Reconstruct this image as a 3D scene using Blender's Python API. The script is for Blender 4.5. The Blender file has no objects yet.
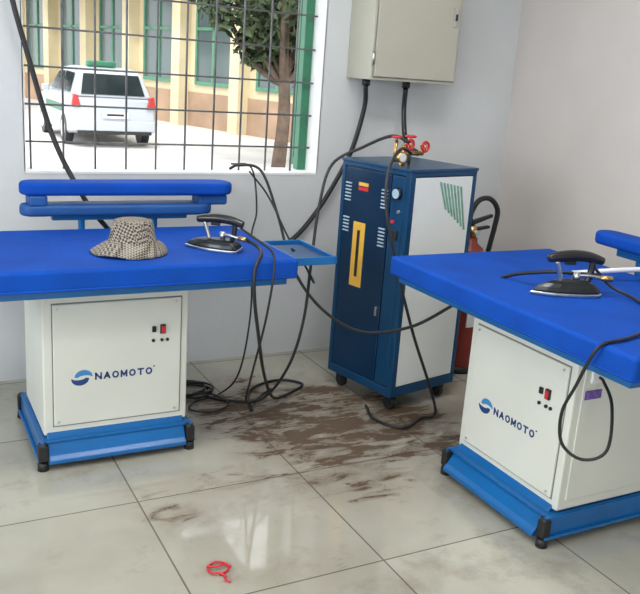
import bpy, bmesh, math, random
from mathutils import Vector, Matrix
random.seed(7)
C=bpy.context.scene.collection
# ------------------------------------------------------------------ materials
def nt(name):
    m=bpy.data.materials.new(name); m.use_nodes=True
    n=m.node_tree.nodes; l=m.node_tree.links
    return m,n,l,n['Principled BSDF']
def mat(name,col,rough=.5,metal=0,noise=.0,scale=8,bump=0,bscale=60,emis=None,spec=None):
    m,n,l,b=nt(name)
    b.inputs['Base Color'].default_value=(*col,1); b.inputs['Roughness'].default_value=rough; b.inputs['Metallic'].default_value=metal
    if spec is not None: b.inputs['Specular IOR Level'].default_value=spec
    tc=n.new('ShaderNodeTexCoord')
    if noise:
        t=n.new('ShaderNodeTexNoise'); t.inputs['Scale'].default_value=scale; t.inputs['Detail'].default_value=4
        r=n.new('ShaderNodeValToRGB')
        r.color_ramp.elements[0].position=.3; r.color_ramp.elements[1].position=.7
        r.color_ramp.elements[0].color=(*[c*(1-noise) for c in col],1); r.color_ramp.elements[1].color=(*[min(1,c*(1+noise)) for c in col],1)
        l.new(tc.outputs['Object'],t.inputs['Vector']); l.new(t.outputs['Fac'],r.inputs['Fac']); l.new(r.outputs['Color'],b.inputs['Base Color'])
    if bump:
        t2=n.new('ShaderNodeTexNoise'); t2.inputs['Scale'].default_value=bscale; t2.inputs['Detail'].default_value=3
        bp=n.new('ShaderNodeBump'); bp.inputs['Strength'].default_value=bump; bp.inputs['Distance'].default_value=.01
        l.new(tc.outputs['Object'],t2.inputs['Vector']); l.new(t2.outputs['Fac'],bp.inputs['Height']); l.new(bp.outputs['Normal'],b.inputs['Normal'])
    if emis: b.inputs['Emission Color'].default_value=(*emis[0],1); b.inputs['Emission Strength'].default_value=emis[1]
    return m
M={}
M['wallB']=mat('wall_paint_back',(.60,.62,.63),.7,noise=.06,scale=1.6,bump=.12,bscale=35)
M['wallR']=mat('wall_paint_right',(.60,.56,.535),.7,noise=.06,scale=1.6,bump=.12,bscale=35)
M['ceil']=mat('ceiling_paint',(.70,.70,.68),.8,noise=.03,scale=2)
M['fabric']=mat('blue_fabric',(.002,.062,.38),.8,noise=.14,scale=5,bump=.25,bscale=220,spec=.2)
M['bluemetal']=mat('blue_powder_coat',(.004,.12,.36),.3,noise=.10,scale=6)
M['board']=mat('blue_board_lower',(.006,.075,.27),.55,noise=.1,scale=8)
M['cream']=mat('cream_enamel',(.71,.72,.65),.35,noise=.03,scale=4)
M['black']=mat('black_rubber',(.012,.012,.013),.45)
M['dark']=mat('dark_steel',(.045,.05,.055),.3,metal=.8,noise=.2,scale=20)
M['plastic']=mat('black_plastic',(.015,.015,.017),.25)
M['steel']=mat('brushed_steel',(.6,.6,.58),.3,metal=1,noise=.1,scale=30)
M['brass']=mat('brass',(.62,.40,.16),.3,metal=1,noise=.1,scale=30)
M['red']=mat('red_paint',(.26,.03,.02),.4,noise=.1,scale=10)
M['redp']=mat('red_plastic',(.6,.02,.03),.4)
M['navy']=mat('navy_enamel',(.005,.034,.09),.22,metal=.3,noise=.2,scale=3)
M['navy2']=mat('navy_frame_enamel',(.006,.060,.15),.28,metal=.3,noise=.1,scale=4)
M['whitep']=mat('white_panel',(.74,.77,.74),.35,noise=.03,scale=4)
M['green']=mat('green_paint',(.03,.17,.09),.45,noise=.15,scale=10)
M['gstripe']=mat('green_decal',(.16,.36,.27),.4,noise=.3,scale=40)
M['label']=mat('yellow_label',(.80,.46,.06),.5,noise=.05,scale=20)
M['white']=mat('white_plastic',(.8,.8,.8),.4)
M['louvre']=mat('louvre_slot_edge',(.40,.52,.62),.4)
M['grille']=mat('grille_iron',(.13,.13,.135),.5,noise=.3,scale=15)
M['sill']=mat('white_plaster_sill',(.82,.82,.82),.6,noise=.03,scale=6)
M['cab']=mat('beige_cabinet_enamel',(.44,.43,.355),.45,noise=.04,scale=3)
M['cabs']=mat('beige_cabinet_seam',(.20,.20,.18),.5)
M['logo']=mat('logo_navy',(.01,.05,.20),.4)
M['logo2']=mat('logo_blue',(.05,.25,.55),.4)
M['purple']=mat('purple_sticker',(.16,.08,.35),.5,noise=.5,scale=60)
M['alu']=mat('alu',(.75,.76,.77),.35,metal=.6)

def floor_mat():
    m,n,l,b=nt('floor_tiles')
    def math_(op,a=None,b_=None,c=None):
        q=n.new('ShaderNodeMath'); q.operation=op
        for i,v in enumerate((a,b_,c)):
            if v is None: continue
            if isinstance(v,(int,float)): q.inputs[i].default_value=v
            else: l.new(v,q.inputs[i])
        return q.outputs[0]
    g=n.new('ShaderNodeNewGeometry'); s=n.new('ShaderNodeSeparateXYZ'); l.new(g.outputs['Position'],s.inputs[0])
    def line(o,off):
        a=math_('SUBTRACT',o,off); a=math_('DIVIDE',a,.6); r=math_('ROUND',a); d=math_('ABSOLUTE',math_('SUBTRACT',a,r)); 
        return math_('LESS_THAN',d,.0046), math_('FLOOR',a)
    lx,ix=line(s.outputs[0],.684); ly,iy=line(s.outputs[1],2.442)
    grout=math_('MAXIMUM',lx,ly)
    cmb=n.new('ShaderNodeCombineXYZ'); l.new(ix,cmb.inputs[0]); l.new(iy,cmb.inputs[1])
    wn=n.new('ShaderNodeTexWhiteNoise'); wn.noise_dimensions='3D'; l.new(cmb.outputs[0],wn.inputs['Vector'])
    nz=n.new('ShaderNodeTexNoise'); nz.inputs['Scale'].default_value=2.2; nz.inputs['Detail'].default_value=6; l.new(g.outputs['Position'],nz.inputs['Vector'])
    tile=n.new('ShaderNodeValToRGB'); tile.color_ramp.elements[0].color=(.34,.325,.265,1); tile.color_ramp.elements[1].color=(.48,.465,.39,1)
    tile.color_ramp.elements[0].position=.3; tile.color_ramp.elements[1].position=.7
    l.new(math_('ADD',math_('MULTIPLY',nz.outputs['Fac'],.85),math_('MULTIPLY',wn.outputs['Value'],.15)),tile.inputs['Fac'])
    def zone(cx,cy,rx,ry,k=1.8):
        a=math_('DIVIDE',math_('SUBTRACT',s.outputs[0],cx),rx); c=math_('DIVIDE',math_('SUBTRACT',s.outputs[1],cy),ry)
        d=math_('SQRT',math_('ADD',math_('MULTIPLY',a,a),math_('MULTIPLY',c,c)))
        return math_('MINIMUM',math_('MULTIPLY',math_('MAXIMUM',math_('SUBTRACT',1,d),0),k),1)
    z=math_('MAXIMUM',zone(1.62,2.80,.66,.62,2.4),math_('MULTIPLY',zone(1.38,3.02,.46,.5,2.4),.95))
    z=math_('MAXIMUM',z,math_('MULTIPLY',zone(1.45,2.45,.40,.55),.80))
    z=math_('MAXIMUM',z,math_('MULTIPLY',zone(.98,2.48,.42,.16),.68))
    z=math_('MAXIMUM',z,math_('MULTIPLY',zone(2.02,2.55,.30,.55),.9))
    z=math_('MAXIMUM',z,math_('MULTIPLY',zone(.78,2.33,.16,.10),.8))
    z=math_('MAXIMUM',z,math_('MULTIPLY',zone(1.05,2.0,.40,.34),.40))
    def streak(rot,sc,seed,scale,rough=.7):
        mp=n.new('ShaderNodeMapping'); mp.inputs['Rotation'].default_value=(0,0,rot); mp.inputs['Scale'].default_value=(1,sc,1); mp.inputs['Location'].default_value=(seed,seed,0); l.new(g.outputs['Position'],mp.inputs['Vector'])
        dn=n.new('ShaderNodeTexNoise'); dn.inputs['Scale'].default_value=scale; dn.inputs['Detail'].default_value=9; dn.inputs['Roughness'].default_value=rough; dn.inputs['Distortion'].default_value=.8; l.new(mp.outputs[0],dn.inputs['Vector'])
        return dn.outputs['Fac']
    na=streak(.6,3.4,0,5.0,.64); nb=streak(-.8,3.0,3.1,6.0,.64); nc=streak(.2,1,7.7,3.4,.6)
    nn=math_('ADD',math_('MULTIPLY',math_('MAXIMUM',na,nb),1.0),math_('MULTIPLY',nc,.5))
    v=math_('ADD',nn,math_('MULTIPLY',z,.34))
    dr=n.new('ShaderNodeMapRange'); dr.inputs['From Min'].default_value=1.02; dr.inputs['From Max'].default_value=1.15; l.new(v,dr.inputs['Value'])
    dirt=math_('MULTIPLY',dr.outputs[0],math_('MINIMUM',math_('MULTIPLY',z,2.6),1))
    film=math_('MULTIPLY',z,.36)
    gn=n.new('ShaderNodeTexNoise'); gn.inputs['Scale'].default_value=3.2; gn.inputs['Detail'].default_value=9; gn.inputs['Roughness'].default_value=.7; l.new(g.outputs['Position'],gn.inputs['Vector'])
    gr=n.new('ShaderNodeMapRange'); gr.inputs['From Min'].default_value=.53; gr.inputs['From Max'].default_value=.70; gr.inputs['To Max'].default_value=.5; l.new(gn.outputs['Fac'],gr.inputs['Value'])
    def mix(f,a,bc):
        x=n.new('ShaderNodeMix'); x.data_type='RGBA'; l.new(f,x.inputs[0])
        if isinstance(a,tuple): x.inputs[6].default_value=a
        else: l.new(a,x.inputs[6])
        if isinstance(bc,tuple): x.inputs[7].default_value=bc
        else: l.new(bc,x.inputs[7])
        return x.outputs[2]
    c=mix(gr.outputs[0],tile.outputs['Color'],(.19,.14,.095,1))
    c=mix(film,c,(.24,.165,.105,1))
    c=mix(math_('MULTIPLY',grout,.8),c,(.09,.075,.06,1))
    c=mix(math_('MULTIPLY',dirt,.86),c,(.080,.042,.022,1))
    l.new(c,b.inputs['Base Color'])
    rr=math_('ADD',.06,math_('ADD',math_('MULTIPLY',dirt,.60),math_('MULTIPLY',gr.outputs[0],.3))); l.new(rr,b.inputs['Roughness'])
    sp=math_('SUBTRACT',.75,math_('MULTIPLY',dirt,.55)); l.new(sp,b.inputs['Specular IOR Level'])
    return m
M['floor']=floor_mat()
def check_mat():
    m,n,l,b=nt('houndstooth_fabric')
    tc=n.new('ShaderNodeTexCoord'); mp=n.new('ShaderNodeMapping'); mp.inputs['Rotation'].default_value=(.3,.3,.6)
    ck=n.new('ShaderNodeTexChecker'); ck.inputs['Scale'].default_value=130; ck.inputs['Color1'].default_value=(.36,.32,.26,1); ck.inputs['Color2'].default_value=(.05,.043,.037,1)
    l.new(tc.outputs['Object'],mp.inputs[0]); l.new(mp.outputs[0],ck.inputs['Vector']); l.new(ck.outputs['Color'],b.inputs['Base Color']); b.inputs['Roughness'].default_value=.9
    return m
M['check']=check_mat()

# ------------------------------------------------------------------ geometry helpers
def finish(name,bm,m,parent=None,smooth=False,bevel=0,seg=2,loc=None,rot=None):
    me=bpy.data.meshes.new(name); bmesh.ops.recalc_face_normals(bm,faces=bm.faces); bm.to_mesh(me); bm.free()
    if smooth:
        for p in me.polygons: p.use_smooth=True
    o=bpy.data.objects.new(name,me); C.objects.link(o)
    if m is not None:
        for k in (m if isinstance(m,list) else [m]): me.materials.append(M[k] if isinstance(k,str) else k)
    if parent: o.parent=parent
    if loc: o.location=loc
    if rot: o.rotation_euler=rot
    if bevel:
        b=o.modifiers.new('bevel','BEVEL'); b.width=bevel; b.segments=seg; b.limit_method='ANGLE'
        if seg>2:
            for p in me.polygons: p.use_smooth=True
            w=o.modifiers.new('wn','WEIGHTED_NORMAL')
    return o
def addbox(bm,x0,x1,y0,y1,z0,z1):
    vs=[bm.verts.new((x,y,z)) for z in (z0,z1) for x,y in ((x0,y0),(x1,y0),(x1,y1),(x0,y1))]
    fs=[]
    for f in ((0,3,2,1),(4,5,6,7),(0,1,5,4),(1,2,6,5),(2,3,7,6),(3,0,4,7)): fs.append(bm.faces.new([vs[i] for i in f]))
    return vs,fs
def box(name,x0,x1,y0,y1,z0,z1,m,parent=None,bevel=0,seg=2):
    bm=bmesh.new(); addbox(bm,x0,x1,y0,y1,z0,z1); return finish(name,bm,m,parent,bevel=bevel,seg=seg)
def boxes(name,L,m,parent=None,bevel=0,seg=2):
    bm=bmesh.new()
    for b in L: addbox(bm,*b)
    return finish(name,bm,m,parent,bevel=bevel,seg=seg)
def addprism(bm,poly,axis,a,b):
    def P(p,t): return {'x':(t,p[0],p[1]),'y':(p[0],t,p[1]),'z':(p[0],p[1],t)}[axis]
    A=[bm.verts.new(P(p,a)) for p in poly]; B=[bm.verts.new(P(p,b)) for p in poly]
    bm.faces.new(A); bm.faces.new(B[::-1])
    for i in range(len(poly)):
        j=(i+1)%len(poly); bm.faces.new((A[i],B[i],B[j],A[j]))
def prism(name,poly,axis,a,b,m,parent=None,bevel=0,seg=2,smooth=False):
    """poly 2-D extruded along axis between a and b. axis x:(y,z) y:(x,z) z:(x,y)"""
    bm=bmesh.new(); addprism(bm,poly,axis,a,b)
    return finish(name,bm,m,parent,bevel=bevel,seg=seg,smooth=smooth)
def addtube(bm,pts,r,seg=8,cap=True):
    pts=[Vector(p) for p in pts]; n=len(pts); rad=r if isinstance(r,(list,tuple)) else [r]*n
    t0=(pts[1]-pts[0]).normalized(); up=Vector((0,0,1)) if abs(t0.z)<.9 else Vector((1,0,0)); nrm=t0.cross(up).normalized(); rings=[]
    for i,p in enumerate(pts):
        t=(pts[min(i+1,n-1)]-pts[max(i-1,0)]).normalized()
        nrm=(nrm-t*nrm.dot(t)).normalized(); bn=t.cross(nrm)
        rings.append([bm.verts.new(p+(nrm*math.cos(2*math.pi*k/seg)+bn*math.sin(2*math.pi*k/seg))*rad[i]) for k in range(seg)])
    for i in range(n-1):
        for k in range(seg):
            bm.faces.new((rings[i][k],rings[i][(k+1)%seg],rings[i+1][(k+1)%seg],rings[i+1][k]))
    if cap: bm.faces.new(rings[0][::-1]); bm.faces.new(rings[-1])
def spline(pts,k=8):
    P=[Vector(p) for p in pts]; P=[P[0]*2-P[1]]+P+[P[-1]*2-P[-2]]; out=[]
    for i in range(1,len(P)-2):
        a,b,c,d=P[i-1:i+3]
        for j in range(k):
            t=j/k; out.append(.5*((2*b)+(c-a)*t+(2*a-5*b+4*c-d)*t*t+(3*b-a-3*c+d)*t**3))
    out.append(P[-2]); return out
def tube(name,pts,r,m,parent=None,seg=8,sp=True,k=8):
    bm=bmesh.new(); addtube(bm,spline(pts,k) if sp else pts,r,seg); return finish(name,bm,m,parent,smooth=True)
def tubes(name,L,m,parent=None,seg=8,k=8,sp=True):
    bm=bmesh.new()
    for pts,r in L: addtube(bm,spline(pts,k) if sp and len(pts)>2 else pts,r,seg)
    return finish(name,bm,m,parent,smooth=True)
def cyl(name,p1,p2,r,m,parent=None,seg=24,r2=None,bevel=0):
    bm=bmesh.new(); addtube(bm,[p1,p2],[r,r if r2 is None else r2],seg); o=finish(name,bm,m,parent,bevel=bevel)
    for p in o.data.polygons: p.use_smooth=len(p.vertices)==4
    return o
def lathe(name,prof,m,parent=None,loc=(0,0,0),seg=32,fn=None):
    bm=bmesh.new(); rings=[]
    for r,z in prof:
        if r<1e-5: rings.append([bm.verts.new((0,0,z))])
        else: rings.append([bm.verts.new((r*math.cos(2*math.pi*k/seg),r*math.sin(2*math.pi*k/seg),z)) for k in range(seg)])
    for a,b in zip(rings,rings[1:]):
        for k in range(seg):
            j=(k+1)%seg
            if len(a)==1 and len(b)==1: continue
            if len(a)==1: bm.faces.new((a[0],b[k],b[j]))
            elif len(b)==1: bm.faces.new((a[k],a[j],b[0]))
            else: bm.faces.new((a[k],a[j],b[j],b[k]))
    if fn:
        for v in bm.verts: v.co=fn(v.co)
    return finish(name,bm,m,parent,smooth=True,loc=loc)
def torus(name,c,R,r,m,parent=None,axis='z',seg=24):
    pts=[]
    for i in range(seg+1):
        a=2*math.pi*i/seg; u,v=R*math.cos(a),R*math.sin(a)
        pts.append({'z':(c[0]+u,c[1]+v,c[2]),'y':(c[0]+u,c[1],c[2]+v),'x':(c[0],c[1]+u,c[2]+v)}[axis])
    bm=bmesh.new(); addtube(bm,pts,r,8,cap=False); bmesh.ops.remove_doubles(bm,verts=bm.verts,dist=1e-5); return finish(name,bm,m,parent,smooth=True)
def empty(name,loc=(0,0,0),rz=0):
    o=bpy.data.objects.new(name,None); C.objects.link(o); o.location=loc; o.rotation_euler=(0,0,rz); o.empty_display_size=.1; return o
def lettering(name,s,x0,z0,width,height,y,m,parent):
    """block capitals drawn as solid strokes on the plane y"""
    bm=bmesh.new(); n=len(s); pitch=width/n; lw=pitch*.80; st=height*.22
    ST={'N':[((0,0),(0,1)),((0,1),(1,0)),((1,0),(1,1))],'A':[((0,0),(.5,1)),((.5,1),(1,0)),((.22,.33),(.78,.33))],
        'M':[((0,0),(0,1)),((0,1),(.5,.25)),((.5,.25),(1,1)),((1,1),(1,0))],'T':[((0,1),(1,1)),((.5,1),(.5,0))]}
    for i,ch in enumerate(s):
        ox=x0+i*pitch
        if ch=='O':
            k=20
            for j in range(k):
                a,b=2*math.pi*j/k,2*math.pi*(j+1)/k
                def q(t,r): return (ox+lw/2+(lw/2-st/2+r)*math.cos(t),z0+height/2+(height/2-st/2+r)*math.sin(t))
                addprism(bm,[q(a,-st/2),q(b,-st/2),q(b,st/2),q(a,st/2)],'y',y,y+.0012)
            continue
        for (ax,az),(bx,bz) in ST[ch]:
            A=Vector((ox+st/2+ax*(lw-st),z0+st/2+az*(height-st))); B=Vector((ox+st/2+bx*(lw-st),z0+st/2+bz*(height-st)))
            d=(B-A).normalized(); nn=Vector((-d.y,d.x))*st/2; A=A-d*st*.45; B=B+d*st*.45
            addprism(bm,[tuple(A-nn),tuple(B-nn),tuple(B+nn),tuple(A+nn)],'y',y,y+.0012)
    return finish(name,bm,m,parent)

# ------------------------------------------------------------------ room shell
X0,X1,Y0,Y1,H=-1.9,3.10,-1.9,3.68,2.9
box('floor',X0-.2,X1+.2,Y0-.2,Y1,-.1,0,'floor')
box('ceiling',X0-.2,X1+.2,Y0-.2,Y1+.2,H,H+.15,'ceil')
wx0,wx1,wz0,wz1=.53,1.92,.935,2.2
boxes('wall_back',[(X0-.2,wx0,Y1,Y1+.2,-.3,H),(wx1,X1+.2,Y1,Y1+.2,-.3,H),(wx0,wx1,Y1,Y1+.2,-.3,wz0),(wx0,wx1,Y1,Y1+.2,wz1,H)],'wallB')
box('wall_right',X1,X1+.2,Y0,Y1,-.1,H,'wallR')
boxes('wall_left',[(X0-.2,X0,Y0,Y1,-.1,.9),(X0-.2,X0,Y0,Y1,2.3,H),(X0-.2,X0,Y0,.2,.9,2.3),(X0-.2,X0,2.6,Y1,.9,2.3)],'wallB')
boxes('wall_front',[(X0-.2,-.6,Y0-.2,Y0,-.1,H),(.8,X1+.2,Y0-.2,Y0,-.1,H),(-.6,.8,Y0-.2,Y0,2.3,H)],'wallB')
# window (frame, grille)
w=empty('window_1',(wx0,Y1,wz0)); W=wx1-wx0; Hh=wz1-wz0
boxes('sill_plaster',[(.0,W,-.004,.2,-.006,.004),(W-.004,W+.004,0,.2,.004,Hh),(-.004,.004,0,.2,.004,Hh)],'sill',w)
boxes('frame',[(0.004,.022,.12,.17,.004,Hh),(W-.050,W-.004,.12,.17,.004,Hh),(.022,W-.050,.12,.17,Hh-.05,Hh)],'green',w,bevel=.003)
boxes('casement',[(W-.036,W-.008,.17,.23,.02,.06),(W-.036,W-.008,.17,.23,Hh-.06,Hh-.01),(W-.036,W-.008,.17,.20,.06,Hh-.06),(W-.036,W-.008,.205,.23,.06,Hh-.06)],'green',w,bevel=.003)
g=[]
for i in range(10): x=.035+i*(W-.09)/9.4; g.append(([(x,.08,0),(x,.08,Hh)],.0050))
for i in range(8): z=.12+i*.158; g.append(([(0,.088,z),(W,.088,z)],.0048))
tubes('security_grille',g,'grille',w,seg=6,sp=False)

# ------------------------------------------------------------------ ironing tables
def rounded_board(name,x0,x1,yc,wid,z0,z1,m,parent,taper=.75):
    poly=[];n=10
    for i in range(n+1):
        a=-math.pi/2+math.pi*i/n; poly.append((x1-wid/2+wid/2*math.cos(a),yc+wid/2*math.sin(a)))
    wl=wid*taper
    for i in range(n+1):
        a=math.pi/2+math.pi*i/n; poly.append((x0+wl/2+wl/2*math.cos(a),yc+wl/2*math.sin(a)))
    return prism(name,poly,'z',z0,z1,m,parent,bevel=.015,seg=3)
def table(loc,rz,hl,D,bf,bl,bd,pf,pl,sb):
    t=empty('ironing_table',loc,rz)
    zt=.774
    p=box('padded_top',-hl,hl,0,D,zt-.072,zt,'fabric',t,bevel=.014,seg=4)
    pts=[(-hl+.012,.004,zt-.066),(hl-.012,.004,zt-.066),(hl-.004,.012,zt-.066),(hl-.004,D-.012,zt-.066),(hl-.012,D-.004,zt-.066),(-hl+.012,D-.004,zt-.066),(-hl+.004,D-.012,zt-.066),(-hl+.004,.012,zt-.066),(-hl+.012,.004,zt-.066)]
    tubes('top_piping',[(pts,.005)],'fabric',t,sp=False)
    box('top_tray',-hl+.03,hl-.03,.03,D-.03,zt-.10,zt-.070,'bluemetal',t,bevel=.004)
    zb=.115
    b=box('body_cabinet',-bl,bl,bf,bf+bd,zb,zt-.098,'cream',t,bevel=.006)
    box('front_panel',-bl+.035,bl-.03,bf-.007,bf+.001,zb+.035,.60,'cream',t,bevel=.003)
    boxes('panel_gap',[(-bl+.031,bl-.026,bf-.0015,bf+.001,zb+.031,.604)],'cabs',t)
    box('side_panel',bl-.001,bl+.005,bf+.03,bf+bd-.03,zb+.035,.60,'cream',t,bevel=.002)
    y=bf-.0085
    box('switch_grey',.122,.137,y-.006,y+.002,.475,.497,'dark',t,bevel=.002)
    box('switch_red',.152,.172,y-.008,y+.002,.467,.502,'black',t,bevel=.002)
    box('switch_rocker',.155,.169,y-.012,y-.006,.471,.497,'redp',t,bevel=.002)
    for i,x in enumerate((.127,.159,.180)): cyl('screw_%d'%i,(x,y-.004,.442),(x,y+.002,.442),.006,'dark',t,12)
    for i,(x,z) in enumerate(((-bl+.05,.585),(bl-.05,.585),(-bl+.05,zb+.05),(bl-.05,zb+.05))): cyl('panel_screw_%d'%i,(x,y-.002,z),(x,y+.002,z),.004,'steel',t,10)
    # logo : two swoosh crescents + lettering
    cx,cz=-.130,.325
    def cres(nm,s,m_):
        poly=[]
        for i in range(13):
            a=math.pi*(.0+i/12); poly.append((cx+.030*math.cos(a)*1.05+s*.006,cz+s*(.026*math.sin(a))+s*.003))
        for i in range(12,-1,-1):
            a=math.pi*(.0+i/12); poly.append((cx+.023*math.cos(a)+s*.011,cz+s*(.007*math.sin(a))+s*.001))
        prism(nm,poly,'y',y+.001,y+.0022,m_,t)
    cres('logo_swoosh_upper',1,'logo2'); cres('logo_swoosh_lower',-1,'logo')
    lettering('logo_lettering','NAOMOTO',-.084,.312,.215,.027,y+.0004,'logo',t)
    cyl('logo_dot',(.132,y,.342),(.132,y+.002,.342),.003,'logo',t,12)
    # base frame : folded blue channel, foot pedal, rubber feet
    P0,P1=pf,bf+bd+.06
    boxes('base_frame',[(-pl,-pl+.012,P0,P1,.03,.105),(pl-.012,pl,P0,P1,.03,.105),(-pl,pl,P1-.012,P1,.03,.105),(-pl+.01,pl-.01,P0+.012,P1-.01,.095,.107),
        (-pl-.012,-pl,P0,P1,.03,.04),(pl,pl+.012,P0,P1,.03,.04)],'bluemetal',t,bevel=.003)
    prism('foot_pedal',[(bf+.005,.135),(bf+.005,.118),(P0-.0,.028),(P0-.022,.028),(P0-.022,.042),(P0-.006,.055)],'x',-pl+.025,pl-.03,'bluemetal',t,bevel=.003)
    for i,(x,yy) in enumerate(((-pl+.006,P0+.008),(pl-.010,P0+.008),(-pl+.006,P1-.004),(pl-.010,P1-.004))):
        cyl('foot_%d'%i,(x,yy,0),(x,yy,.03),.020,'black',t,20,r2=.018); cyl('foot_stem_%d'%i,(x,yy,.028),(x,yy,.102),.014,'black',t,16); box('foot_bracket_%d'%i,x-.017,x+.017,yy-.016,yy+.016,.035,.094,'black',t,bevel=.004)
    # sleeve boards on a rear bracket
    yb=D+sb[2]
    rounded_board('sleeve_board_upper',sb[0],sb[1],yb,.15,.893-sb[4],.945-sb[4],'fabric',t)
    if sb[3]:
        rounded_board('sleeve_board_lower',sb[0]+.0,sb[1]-.09,yb,.13,.81,.858,'board',t)
        box('sleeve_board_clamp',sb[1]-.16,sb[1]-.03,yb-.05,yb+.05,.85,.893,'board',t,bevel=.01)
        box('sleeve_board_clamp_left',sb[0]+.03,sb[0]+.10,yb-.05,yb+.05,.85,.895,'board',t,bevel=.01)
    mx=(sb[0]+sb[1])/2+.1; zz=.83 if sb[3] else .81
    tubes('sleeve_board_bracket',[([(mx,D-.08,.70),(mx,yb-.02,.70),(mx,yb,.72),(mx,yb,zz)],.014),([(mx-.3,D-.08,.70),(mx-.3,yb-.02,.70),(mx-.3,yb,.72),(mx-.3,yb,zz)],.014)],'bluemetal',t)
    boxes('sleeve_board_carrier',[(sb[0]+.12,sb[1]-.2,yb-.02,yb+.02,.79 if sb[3] else .80,.812 if sb[3] else .842)],'bluemetal',t,bevel=.004)
    return t
t1=table((.706,2.588,0),0,.60,.655,.215,.262,.40,.178,.278,(-.25,.625,.105,True,0))
t2=table((1.69,1.985,0),-math.pi/2,.60,.80,.162,.262,.44,.112,.272,(-.44,.41,.11,False,.06))
# iron shelf (small tray) fixed on left table right end
s=empty('iron_tray',(1.312,2.64,.745))
M['pan']=mat('tray_dark_blue',(.012,.055,.16),.45,noise=.3,scale=10)
boxes('tray_pan',[(.0,.17,0,.30,0,.006)],'pan',s)
boxes('tray_rim',[(.0,.17,-.006,.004,-.008,.022),(.0,.17,.296,.306,-.008,.022),(.164,.174,-.006,.306,-.008,.022),(.0,.006,-.006,.306,-.008,.022)],'bluemetal',s,bevel=.002)
boxes('tray_mat',[(.03,.14,.03,.27,.006,.010)],'pan',s,bevel=.002)
# purple sticker and socket on right table cabinet end
q=t2
box('sticker',.268,.2695,.20,.27,.50,.53,'purple',q); box('socket',.262,.275,.215,.265,.555,.60,'white',q,bevel=.003)

# ------------------------------------------------------------------ irons
def iron(loc,rz,sc=1):
    e=empty('steam_iron',loc,rz); e.scale=(sc,sc,sc)
    out=[(.125,0),(.112,.010),(.09,.022),(.06,.034),(.02,.043),(-.03,.048),(-.075,.046),(-.09,.036)]
    poly=out+[(x,-y) for x,y in out[::-1] if y>0]
    def loft(nm,levels,m_):
        bm=bmesh.new(); rings=[[bm.verts.new((x*k-.004*(1-k)*4,y*k,z)) for x,y in poly] for z,k in levels]
        for a,b in zip(rings,rings[1:]):
            for i in range(len(poly)):
                j=(i+1)%len(poly); bm.faces.new((a[i],a[j],b[j],b[i]))
        bm.faces.new(rings[0][::-1]); bm.faces.new(rings[-1]); return finish(nm,bm,m_,e,bevel=.0015)
    loft('sole_plate',[(0,.97),(.003,1),(.009,1),(.011,.97)],'steel')
    loft('iron_body',[(.010,.93),(.016,.93),(.026,.86),(.036,.70),(.042,.52),(.045,.30)],'dark')
    tube('front_post',[(.030,0,.038),(.038,0,.065),(.050,0,.10)],.008,'steel',e)
    tube('rear_post',[(-.055,0,.034),(-.064,0,.07),(-.066,0,.108)],.010,'plastic',e)
    pts=spline([(.078,0,.108),(.045,0,.113),(0,0,.117),(-.05,0,.114),(-.098,0,.102)],8)
    bm=bmesh.new(); addtube(bm,pts,[.008+.009*math.sin(math.pi*min(1,(i+2)/(len(pts)+3)))**.5 for i in range(len(pts))],14); finish('handle',bm,'plastic',e,smooth=True)
    box('trigger_switch',-.01,.025,-.006,.006,.090,.103,'plastic',e,bevel=.003)
    cyl('steam_valve',(-.02,.0,.04),(-.02,.0,.068),.010,'steel',e,16)
    cyl('valve_nut',(-.088,.018,.055),(-.12,.03,.055),.009,'brass',e,6)
    tube('steam_pipe',[(-.02,0,.058),(-.055,.012,.060),(-.09,.02,.055)],.005,'steel',e)
    return e
i1=iron((1.065,2.79,.7745),math.radians(140),1.0)
i2=iron((1.99,1.95,.7745),math.radians(165),1.12)
# ------------------------------------------------------------------ hat
def hatfn(co):
    r=math.hypot(co.x,co.y); a=math.atan2(co.y,co.x); z=co.z; dx=0
    if r>.085:
        k=(r-.085)/.06; z+= .008*math.sin(2*a+.6)*k + .005*math.sin(5*a)*k + (.018*k*max(0,math.cos(a-.8)))
    k=1+.10*math.cos(a-3.5)*min(1,max(0,(r-.08)/.05))
    return Vector((co.x*1.0*k,co.y*.9*k,max(z,.002)))
hp=[(0,.118),(.03,.119),(.055,.117),(.066,.111),(.072,.10),(.077,.07),(.083,.045),(.088,.036),(.104,.024),(.118,.012),(.132,.001),(.133,.004),(.119,.016),(.104,.028),(.090,.039),(.0865,.044)]
h=empty('bucket_hat',(.755,2.80,.775))
hh=lathe('hat_shell',hp,'check',h,seg=48,fn=hatfn)
torus('crown_seam',(0,0,.111),.067,.002,'check',h); bpy.data.objects['crown_seam'].scale=(1.0,.9,1)

# ------------------------------------------------------------------ steam generator
G=empty('steam_generator',(1.895,2.795,0),.212)
gd,gw,z0,z1=.411,.427,.075,1.063
box('housing',.008,gd-.008,.008,gw-.008,z0+.01,z1-.012,'navy',G)
boxes('corner_posts',[(0,.030,0,.030,z0,z1),(gd-.022,gd,0,.022,z0,z1),(0,.022,gw-.022,gw,z0,z1),(gd-.022,gd,gw-.022,gw,z0,z1),
   (.03,gd-.02,0,.02,z0,z0+.045),(.0,.02,.03,gw-.02,z0,z0+.04),(.03,gd-.02,0,.02,z1-.022,z1),(0,.02,.03,gw-.02,z1-.022,z1)],'navy2',G,bevel=.004)
box('top_lid',-.004,gd+.004,-.004,gw+.004,z1-.004,z1+.010,'navy2',G,bevel=.004)
box('side_panel_white',.032,gd-.024,.002,.012,z0+.048,z1-.026,'whitep',G,bevel=.002)
box('front_door_left',.002,.012,.115,gw-.024,z0+.045,z1-.026,'navy',G,bevel=.003)
box('control_strip',.001,.012,.032,.108,z0+.045,z1-.026,'navy2',G,bevel=.003)
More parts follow.
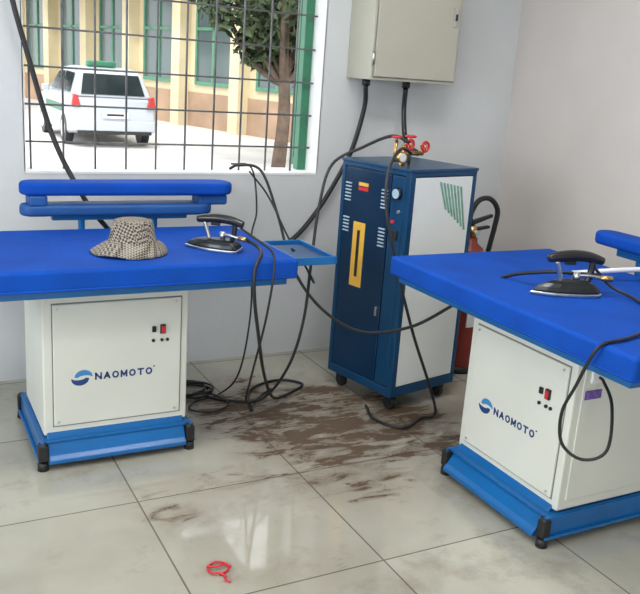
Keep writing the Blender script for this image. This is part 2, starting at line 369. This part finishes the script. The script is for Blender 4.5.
def louvre(nm,yc,zc,rows=6,wd=.036,sp=.015):
    boxes(nm,[(-.004,.004,yc-wd/2,yc+wd/2,zc-rows*sp/2+i*sp,zc-rows*sp/2+i*sp+.006) for i in range(rows)],'louvre',G,bevel=.001)
louvre('louvre_upper_left',.375,.935); louvre('louvre_upper_right',.145,.935); louvre('louvre_lower_left',.375,.79,5); louvre('louvre_lower_right',.145,.77,6)
box('warning_label',-.0005,.003,.25,.325,.515,.805,'label',G,bevel=.001); box('warning_label_text',-.0012,.001,.278,.296,.56,.77,'black',G)
box('name_plate',-.001,.003,.25,.31,.965,.980,'label',G); box('name_plate_red',-.0012,.003,.25,.31,.945,.960,'redp',G)
cyl('pressure_dial',(-.012,.07,.965),(.004,.07,.965),.026,'dark',G,28); cyl('dial_face',(-.013,.07,.965),(-.0118,.07,.965),.020,'louvre',G,28)
for i,z in enumerate((.89,.845)): cyl('indicator_%d'%i,(-.006,.055+.028*(i%2),z),(.004,.055+.028*(i%2),z),.008,'redp' if i else 'steel',G,14)
box('power_switch',-.008,.003,.05,.085,.77,.81,'black',G,bevel=.003)
box('door_lock',-.010,.003,.125,.137,.42,.46,'steel',G,bevel=.002)
# green slanted decal on white panel
for i in range(8):
    x=.175+i*.022; zt_=1.018-i*.004
    if x+.012+.05+i*.002<gd-.018: prism('green_decal_%d'%i,[(x,zt_),(x+.012,zt_),(x+.012+.05,zt_-.12-i*.012),(x+.05,zt_-.12-i*.012)],'y',.0008,.003,'gstripe',G)
for i,(x,y) in enumerate(((.05,.05),(gd-.05,.05),(.05,gw-.05),(gd-.05,gw-.05))):
    cyl('caster_wheel_%d'%i,(x-.012,y,.030),(x+.012,y,.030),.030,'black',G,24,bevel=.003); boxes('caster_fork_%d'%i,[(x-.02,x-.014,y-.02,y+.02,.03,.075),(x+.014,x+.02,y-.02,y+.02,.03,.075),(x-.02,x+.02,y-.02,y+.02,.068,.08)],'dark',G,bevel=.002)
# valves on top
vx,vy=.11,.17
tubes('steam_manifold',[([(vx,vy,z1),(vx,vy,z1+.09)],.011),([(vx-.05,vy,z1+.055),(vx+.12,vy,z1+.055)],.010),([(vx+.06,vy+.02,z1),(vx+.06,vy+.02,z1+.10)],.009),([(vx+.115,vy,z1+.05),(vx+.115,vy,z1+.075)],.010),([(vx-.045,vy,z1+.02),(vx-.045,vy,z1+.11)],.008)],'brass',G,seg=12,sp=False)
for i,(x,y,z,ax) in enumerate(((vx-.045,vy,z1+.125,'z'),(vx+.01,vy-.03,z1+.095,'y'),(vx+.06,vy+.02,z1+.125,'z'),(vx+.115,vy-.02,z1+.085,'y'))):
    torus('valve_wheel_%d'%i,(x,y,z),.021,.0052,'redp',G,axis=ax)
    if ax=='z': cyl('valve_hub_%d'%i,(x,y,z-.02),(x,y,z+.006),.006,'brass',G,10); boxes('valve_spokes_%d'%i,[(x-.02,x+.02,y-.003,y+.003,z-.002,z+.003),(x-.003,x+.003,y-.02,y+.02,z-.002,z+.003)],'redp',G)
    else: cyl('valve_hub_%d'%i,(x,y-.006,z),(x,y+.03,z),.006,'brass',G,10); boxes('valve_spokes_%d'%i,[(x-.02,x+.02,y-.002,y+.003,z-.003,z+.003),(x-.003,x+.003,y-.002,y+.003,z-.02,z+.02)],'redp',G)
cyl('gauge_stem',(vx-.06,vy-.05,z1),(vx-.06,vy-.05,z1+.03),.006,'brass',G,10); cyl('gauge_body',(vx-.06,vy-.062,z1+.045),(vx-.06,vy-.038,z1+.045),.022,'brass',G,24); cyl('gauge_face',(vx-.06,vy-.0635,z1+.045),(vx-.06,vy-.061,z1+.045),.018,'white',G,24)

# ------------------------------------------------------------------ fire extinguisher (behind generator)
F=empty('fire_extinguisher',(2.56,3.20,0))
lathe('cylinder_body',[(0,.02),(.075,.02),(.085,.03),(.088,.06),(.088,.56),(.082,.60),(.06,.64),(.032,.665),(.03,.69),(0,.69)],'red',F)
lathe('foot_ring',[(.07,0),(.09,0),(.09,.035),(.07,.035)],'black',F)
cyl('valve_neck',(0,0,.685),(0,0,.75),.022,'brass',F,20)
prism('squeeze_lever',[(-.03,.745),(.11,.79),(.112,.805),(-.03,.77)],'y',-.012,.012,'black',F,bevel=.003)
prism('carry_handle',[(-.03,.715),(.10,.735),(.10,.748),(-.03,.735)],'y',-.012,.012,'black',F,bevel=.003)
cyl('gauge',(0,-.02,.72),(0,-.045,.72),.014,'steel',F,20)
tube('discharge_hose',[(0,0,.74),(-.03,-.01,.80),(-.0,-.02,.875),(.07,-.02,.885),(.125,-.02,.83),(.12,-.02,.74),(.105,-.01,.60),(.10,0,.40)],.013,'black',F,seg=10)
lathe('hose_horn',[(.013,.40),(.022,.30),(.024,.22),(.018,.22),(.010,.30)],'black',F,loc=(.10,0,0))
box('label_sticker',-.04,.04,-.092,-.084,.25,.45,'white',F,bevel=.002)
# ------------------------------------------------------------------ wall cabinet
K=empty('electrical_cabinet',(2.05,3.45,1.41)); 
box('cabinet_body',0,.49,0,.228,0,.72,'cab',K,bevel=.004)
box('door_gap',.012,.478,-.002,.004,.012,.708,'cabs',K)
box('door',.016,.474,-.012,.0,.016,.704,'cab',K,bevel=.003)
box('door_lock',.435,.453,-.022,-.01,.27,.36,'steel',K,bevel=.003); box('lock_key',.440,.448,-.03,-.02,.30,.33,'black',K)
for i,z in enumerate((.1,.62)): cyl('hinge_%d'%i,(.006,-.008,z-.03),(.006,-.008,z+.03),.006,'steel',K,10)
for i,x in enumerate((.04,.27)): cyl('cable_gland_%d'%i,(x,.10,-.03),(x,.10,.0),.02,'black',K,16)
# ------------------------------------------------------------------ hoses & cables
def c(*a): return [(x/100,y/100,z/100) for x,y,z in a]
tube('wall_cable',c((209,355,138),(211,358,128),(208,360,110),(203,361,97),(192,362.5,77),(180,364,62),(168,365,56),(150,366,56)),.012,'black',seg=10)
tube('conduit',c((232,355,138),(233,356,125),(232,350,112),(226,330,108.6)),.013,'plastic',seg=10)
tube('wall_cable',c((48,364,168),(50,363,158),(54,363,143),(60,362,120),(64,360,107),(69,357,95),(77,352,80),(86,352,68),(92,358,50)),.011,'black',seg=10)
tube('steam_hose',c((141,357,97),(145,355,99),(154,350,97),(159,340,78),(158,320,59),(162,300,46),(171,280,40),(182,260,47),(188,240,62),(191,220,77),(196,204,83),(203,196,84),(211,194,83.5)),.0065,'black')
tube('steam_hose',c((196,293,117),(190,298,119),(182,308,113),(170,312,105),(162,306,88),(157,300,66),(153,296,41),(148,298,20),(140,305,4),(128,314,.9),(120,322,.9)),.0065,'black')
tube('steam_hose',c((194,288,113),(186,284,115),(176,276,107),(173,270,92),(179,267,68),(188,265,42),(198,263,18),(206,268,3),(200,270,.9),(187,264,.9),(180,276,.9),(184,290,.9)),.0065,'black')
tube('steam_hose',c((114,273,83),(117,266,81),(115.5,259,79.5),(111.5,254.5,76),(111.5,254,66),(116,259,50),(127,276,27),(143,300,6),(158,314,.9),(168,322,.9),(160,330,.9),(146,326,.9),(138,316,1.2),(133,300,1.6)),.0065,'black')
tube('cord',c((114,275,86),(119,266,82),(120,259,80),(118.5,254,74),(117,256,55),(120,272,30),(128,295,8),(140,312,.8),(152,322,.8)),.0045,'black')
tube('cord',c((148,350,97),(156,345,86),(160,330,70),(160,305,58),(153,290,60),(143,282,72),(137.5,280,76.5)),.0042,'black')
tube('cord',c((143,360,99),(150,352,98),(150,344,80),(144,335,68),(140,322,40),(134,318,12),(126,322,.8),(114,318,.8),(109,310,.8),(118,305,.8),(127,312,1),(120,326,1.4),(110,322,1)),.0042,'black')
cx0=[]
for k in range(40):
    a=k*.62; rr=10+2.2*math.sin(k*.9); cx0.append((114+rr*math.cos(a),330+rr*.8*math.sin(a),.8+k*.05))
tube('cable_coil',c(*cx0),.005,'black',k=4)
tube('cord',c((210,196,86),(215,192,80),(216,182,78.2),(208,168,78.2),(196,157,78.2),(180,151,78.2),(169,150,77.6),(166.3,151,74),(166.5,155,64),(169,161,53),(171,161,43),(175,156,39.5),(181,153,43),(188,160,53),(192,168,57.2),(193,170.5,57.5)),.005,'black')
tube('support_rod',c((217,212,79.5),(235,205,81.5),(262,196,83)),.009,'white',seg=10)
# red plastic tie on the floor
R_=empty('plastic_tie',(.79,1.95,0))
tube('tie_loop',[(.0,.0,.004),(.03,.012,.006),(.038,.04,.005),(.01,.06,.008),(-.022,.045,.005),(-.02,.015,.006),(0,0,.010)],.0032,'redp',R_)
tube('tie_tail',[(0,0,.010),(.012,-.015,.006),(.005,-.03,.008),(.016,-.045,.005)],.0034,'redp',R_)
tube('tie_cross',[(-.022,.045,.010),(-.002,.03,.012),(.03,.035,.010),(.045,.025,.005)],.0032,'redp',R_)

# ------------------------------------------------------------------ added fill lights in made-up ceiling fixtures, above the view
def ceiling_fill(x,y,e,L=1.2):
    f=empty('fill_fixture',(x,y,H-.06))
    box('fill_housing',-L/2,L/2,-.15,.15,.02,.06,'white',f,bevel=.005)
    if 'tube' not in M: M['tube']=mat('fill_diffuser',(1,1,1),.5,emis=((1,.98,.96),3))  # glowing cover of the added fill fixture
    box('fill_diffuser',-L/2+.02,L/2-.02,-.13,.13,.0,.02,'tube',f,bevel=.004)
    d=bpy.data.lights.new('fill_light','AREA'); d.shape='RECTANGLE'; d.size=L; d.size_y=.5; d.energy=e; d.color=(1,.975,.94)
    o=bpy.data.objects.new('fill_light',d); C.objects.link(o); o.parent=f; o.location=(0,0,-.01)
ceiling_fill(-.2,.6,24); ceiling_fill(1.3,1.9,31)
# added fill lights at unseen wall openings, standing in for daylight
def opening_fill(loc,rot,sx,sy,e,col):
    d=bpy.data.lights.new('opening_fill_light','AREA'); d.shape='RECTANGLE'; d.size=sx; d.size_y=sy; d.energy=e; d.color=col
    o=bpy.data.objects.new('opening_fill_light',d); C.objects.link(o); o.location=loc; o.rotation_euler=rot
opening_fill((X0-.02,1.4,1.6),(0,-math.pi/2,0),1.3,2.3,52,(.89,.95,1))
opening_fill((.1,Y0-.02,1.2),(math.pi/2,0,0),1.3,2.1,12,(.95,.97,1))

# ------------------------------------------------------------------ outdoors
zg=-.25
M['street']=mat('street_concrete',(.66,.63,.60),.9,noise=.12,scale=.8)
M['facade']=mat('yellow_plaster',(.66,.57,.38),.8,noise=.14,scale=.7)
M['facade2']=mat('brown_plinth',(.40,.27,.18),.8,noise=.2,scale=1)
M['winglass']=mat('dark_glass',(.10,.14,.14),.15)
M['fgreen']=mat('faded_green_paint',(.10,.26,.17),.6,noise=.15,scale=4)
M['carp']=mat('car_paint_silver',(.48,.52,.56),.3,metal=.2)
M['carg']=mat('car_glass',(.03,.045,.05),.1)
M['tail']=mat('tail_lamp',(.45,.03,.03),.2)
M['leaf']=mat('leaves',(.07,.10,.045),.7,noise=.6,scale=2)
M['bark']=mat('bark',(.10,.07,.05),.9,noise=.4,scale=6)
box('street',-25,40,Y1+.21,60,zg-.1,zg-.003,'street')
B=empty('building',(9.3,15.5,zg)); B.rotation_euler=(0,0,math.atan2(34-15.5,4.5-9.3))
Lb=24
box('facade_wall',-5,Lb,-.4,0,.9,6,'facade',B); box('plinth',-5,Lb,-.4,.04,0,.9,'facade2',B)
wl=[];gf=[];gl=[]
for i in range(9):
    a=-3+i*2.7
    gl.append((a,a+1.5,-.02,.02,1.2,3.4)); gf+= [(a-.08,a,0,.06,1.1,3.5),(a+1.5,a+1.58,0,.06,1.1,3.5),(a+.7,a+.8,0,.06,1.2,3.4),(a,a+1.5,0,.06,3.4,3.5),(a,a+1.5,0,.06,1.1,1.2),(a,a+1.5,0,.06,2.5,2.58)]
    wl.append((a+1.9,a+2.3,0,.35,0,6))
boxes('window_glass',gl,'winglass',B); boxes('window_frames',gf,'fgreen',B); boxes('pilasters',wl,'facade',B); box('canopy',-5,Lb,0,1.0,3.75,3.95,'facade',B)
# car
def car(loc,rz):
    e=empty('car',loc,rz)
    hw=.80
    side=[(0.02,.28),(0,.42),(.02,.62),(.06,.92),(.55,.97),(2.75,.95),(3.45,.82),(3.66,.66),(3.70,.40),(3.62,.25),(3.25,.22),(.5,.22)]
    prism('lower_body',side,'x',-hw,hw,'carp',e,bevel=.06,seg=3)
    bm=bmesh.new()
    gh=[(.07,.93,.74),(.30,1.36,.60),(.48,1.43,.57),(1.2,1.47,.58),(2.0,1.42,.57),(2.85,.94,.72)]
    Lv=[bm.verts.new((-w_,y,z)) for y,z,w_ in gh]; Rv=[bm.verts.new((w_,y,z)) for y,z,w_ in gh]
    bm.faces.new(Lv); bm.faces.new(Rv[::-1])
    for i in range(6): j=(i+1)%6; bm.faces.new((Lv[i],Rv[i],Rv[j],Lv[j]))
    finish('cabin',bm,'carp',e,bevel=.05,seg=3)
    def quad(nm,ps,m_):
        bm=bmesh.new(); v=[bm.verts.new(p) for p in ps]; bm.faces.new(v); r=bmesh.ops.solidify(bm,geom=bm.faces[:],thickness=.03); finish(nm,bm,m_,e)
    quad('rear_window',[(-.60,.075,.98),(.60,.075,.98),(.52,.26,1.35),(-.52,.26,1.35)],'carg')
    for sx in (-1,1):
        quad('side_window_rear_%d'%(sx>0),[(sx*.74,.45,.99),(sx*.74,1.35,.99),(sx*.615,1.35,1.36),(sx*.615,.55,1.34)],'carg')
        quad('side_window_front_%d'%(sx>0),[(sx*.74,1.42,.99),(sx*.74,2.45,.99),(sx*.62,2.02,1.34),(sx*.615,1.42,1.36)],'carg')
        prism('tail_lamp_%d'%(sx>0),[(sx*.62,.74),(sx*.79,.76),(sx*.76,.98),(sx*.68,.96)],'y',-.02,.10,'tail',e,bevel=.01)
        for k,y in enumerate((.72,3.0)):
            cyl('wheel_%d%d'%(sx>0,k),(sx*.66,y,.29),(sx*.815,y,.29),.29,'black',e,28,bevel=.02); cyl('rim_%d%d'%(sx>0,k),(sx*.80,y,.29),(sx*.825,y,.29),.17,'alu',e,20)
        box('mirror_%d'%(sx>0),sx*.86-.07,sx*.86+.07,2.25,2.35,.93,1.05,'carp',e,bevel=.02)
    box('rear_bumper',-.78,.78,-.07,.08,.30,.52,'carp',e,bevel=.04,seg=3); box('bumper_strip',-.70,.70,-.075,-.05,.26,.32,'plastic',e)
    box('number_plate',-.24,.24,-.085,-.05,.56,.68,'white',e); box('plate_text',-.16,.16,-.088,-.084,.60,.64,'dark',e)
    box('taxi_sign',-.28,.28,1.0,1.2,1.47,1.58,'green',e,bevel=.03)
    boxes('taxi_stripe_side',[(-.806,-.79,.9,2.6,.60,.74)],'green',e)
    return e
car((3.92,15.9,zg),0)
# trees
def tree(loc,h,blobs,n,seed,ls=.16):
    rnd=random.Random(seed); e=empty('tree',loc)
    top=Vector((0.15,.1,h*.75)); L=[([(0,0,0),(.06,0,h*.25),(.02,.05,h*.5),tuple(top)],[.12-.0025*i for i in range(25)])]
    bm=bmesh.new()
    for pts,r in L: addtube(bm,spline(pts,8),r,10)
    for bc,br in blobs:
        s=spline([(.03,.02,h*.35),(bc[0]*.4,bc[1]*.4,h*.45),(bc[0],bc[1],bc[2])],6); addtube(bm,s,[.06-.002*i for i in range(len(s))],6)
    finish('trunk',bm,'bark',e,smooth=True)
    bm=bmesh.new()
    for bc,br in blobs:
        for k in range(n):
            d=Vector((rnd.gauss(0,1),rnd.gauss(0,1),rnd.gauss(0,1))).normalized()*br*rnd.random()**.4
            p=Vector(bc)+Vector((d.x,d.y,d.z*.75)); a=Vector((rnd.gauss(0,1),rnd.gauss(0,1),rnd.gauss(0,1))).normalized(); b=a.orthogonal().normalized(); s=ls*rnd.uniform(.6,1.3)
            v=[bm.verts.new(p+a*s),bm.verts.new(p+b*s*.45),bm.verts.new(p-a*s),bm.verts.new(p-b*s*.45)]; bm.faces.new(v)
    finish('foliage',bm,'leaf',e)
tree((5.7,12.3,zg+.012),4.0,[((-.7,.3,2.6),.65),((.4,.3,2.4),.85),((-.2,-.3,3.1),1.0),((1.0,0,2.5),.9),((-1.1,.8,3.1),.7),((.6,.3,1.75),.5),((-.25,.3,2.0),.45),((-.4,1,4.2),1.2)],560,3,.10)
tree((7.2,13.8,zg+.012),4,[((-.5,.3,2.2),.8),((.2,.3,3.2),1.1),((-.9,-.3,3.0),.9),((.1,0,1.5),.6),((-1.0,0,1.9),.5)],500,5,.11)
tree((3.0,25,zg+.012),6,[((-.5,.3,4.6),1.5),((.9,.3,5.0),1.3),((-1.3,-.3,3.6),1.2)],350,9,.2)
tree((1.2,27,zg+.012),6,[((-.5,.3,4.0),1.8),((.9,.3,4.6),1.6),((.4,-.3,2.8),1.2)],350,11,.22)
# world & sun
wd=bpy.data.worlds.new('sky'); bpy.context.scene.world=wd; wd.use_nodes=True
bg=wd.node_tree.nodes['Background']; bg.inputs['Color'].default_value=(.93,.97,1,1); bg.inputs['Strength'].default_value=2.6
sd=bpy.data.lights.new('sun','SUN'); sd.energy=1.9; sd.angle=.2; sd.color=(1,.97,.93); so=bpy.data.objects.new('sun',sd); C.objects.link(so); so.rotation_euler=(math.radians(40),0,math.radians(-30))
# ------------------------------------------------------------------ camera
yaw,pitch,roll,f=.496,.267,.071,823.648
fw=Vector((math.sin(yaw)*math.cos(pitch),math.cos(yaw)*math.cos(pitch),-math.sin(pitch)))
r=Vector((math.cos(yaw),-math.sin(yaw),0)); u=r.cross(fw)
r2=math.cos(roll)*r+math.sin(roll)*u; u2=-math.sin(roll)*r+math.cos(roll)*u
cam=bpy.data.cameras.new('camera'); co=bpy.data.objects.new('camera',cam); C.objects.link(co)
co.matrix_world=Matrix(((r2.x,u2.x,-fw.x,0),(r2.y,u2.y,-fw.y,0),(r2.z,u2.z,-fw.z,1.432),(0,0,0,1)))
cam.sensor_width=36; cam.lens=f*36/640; cam.clip_start=.05; cam.clip_end=200
bpy.context.scene.camera=co
vs=bpy.context.scene.view_settings; vs.view_transform='Standard'; vs.look='None'; vs.exposure=0
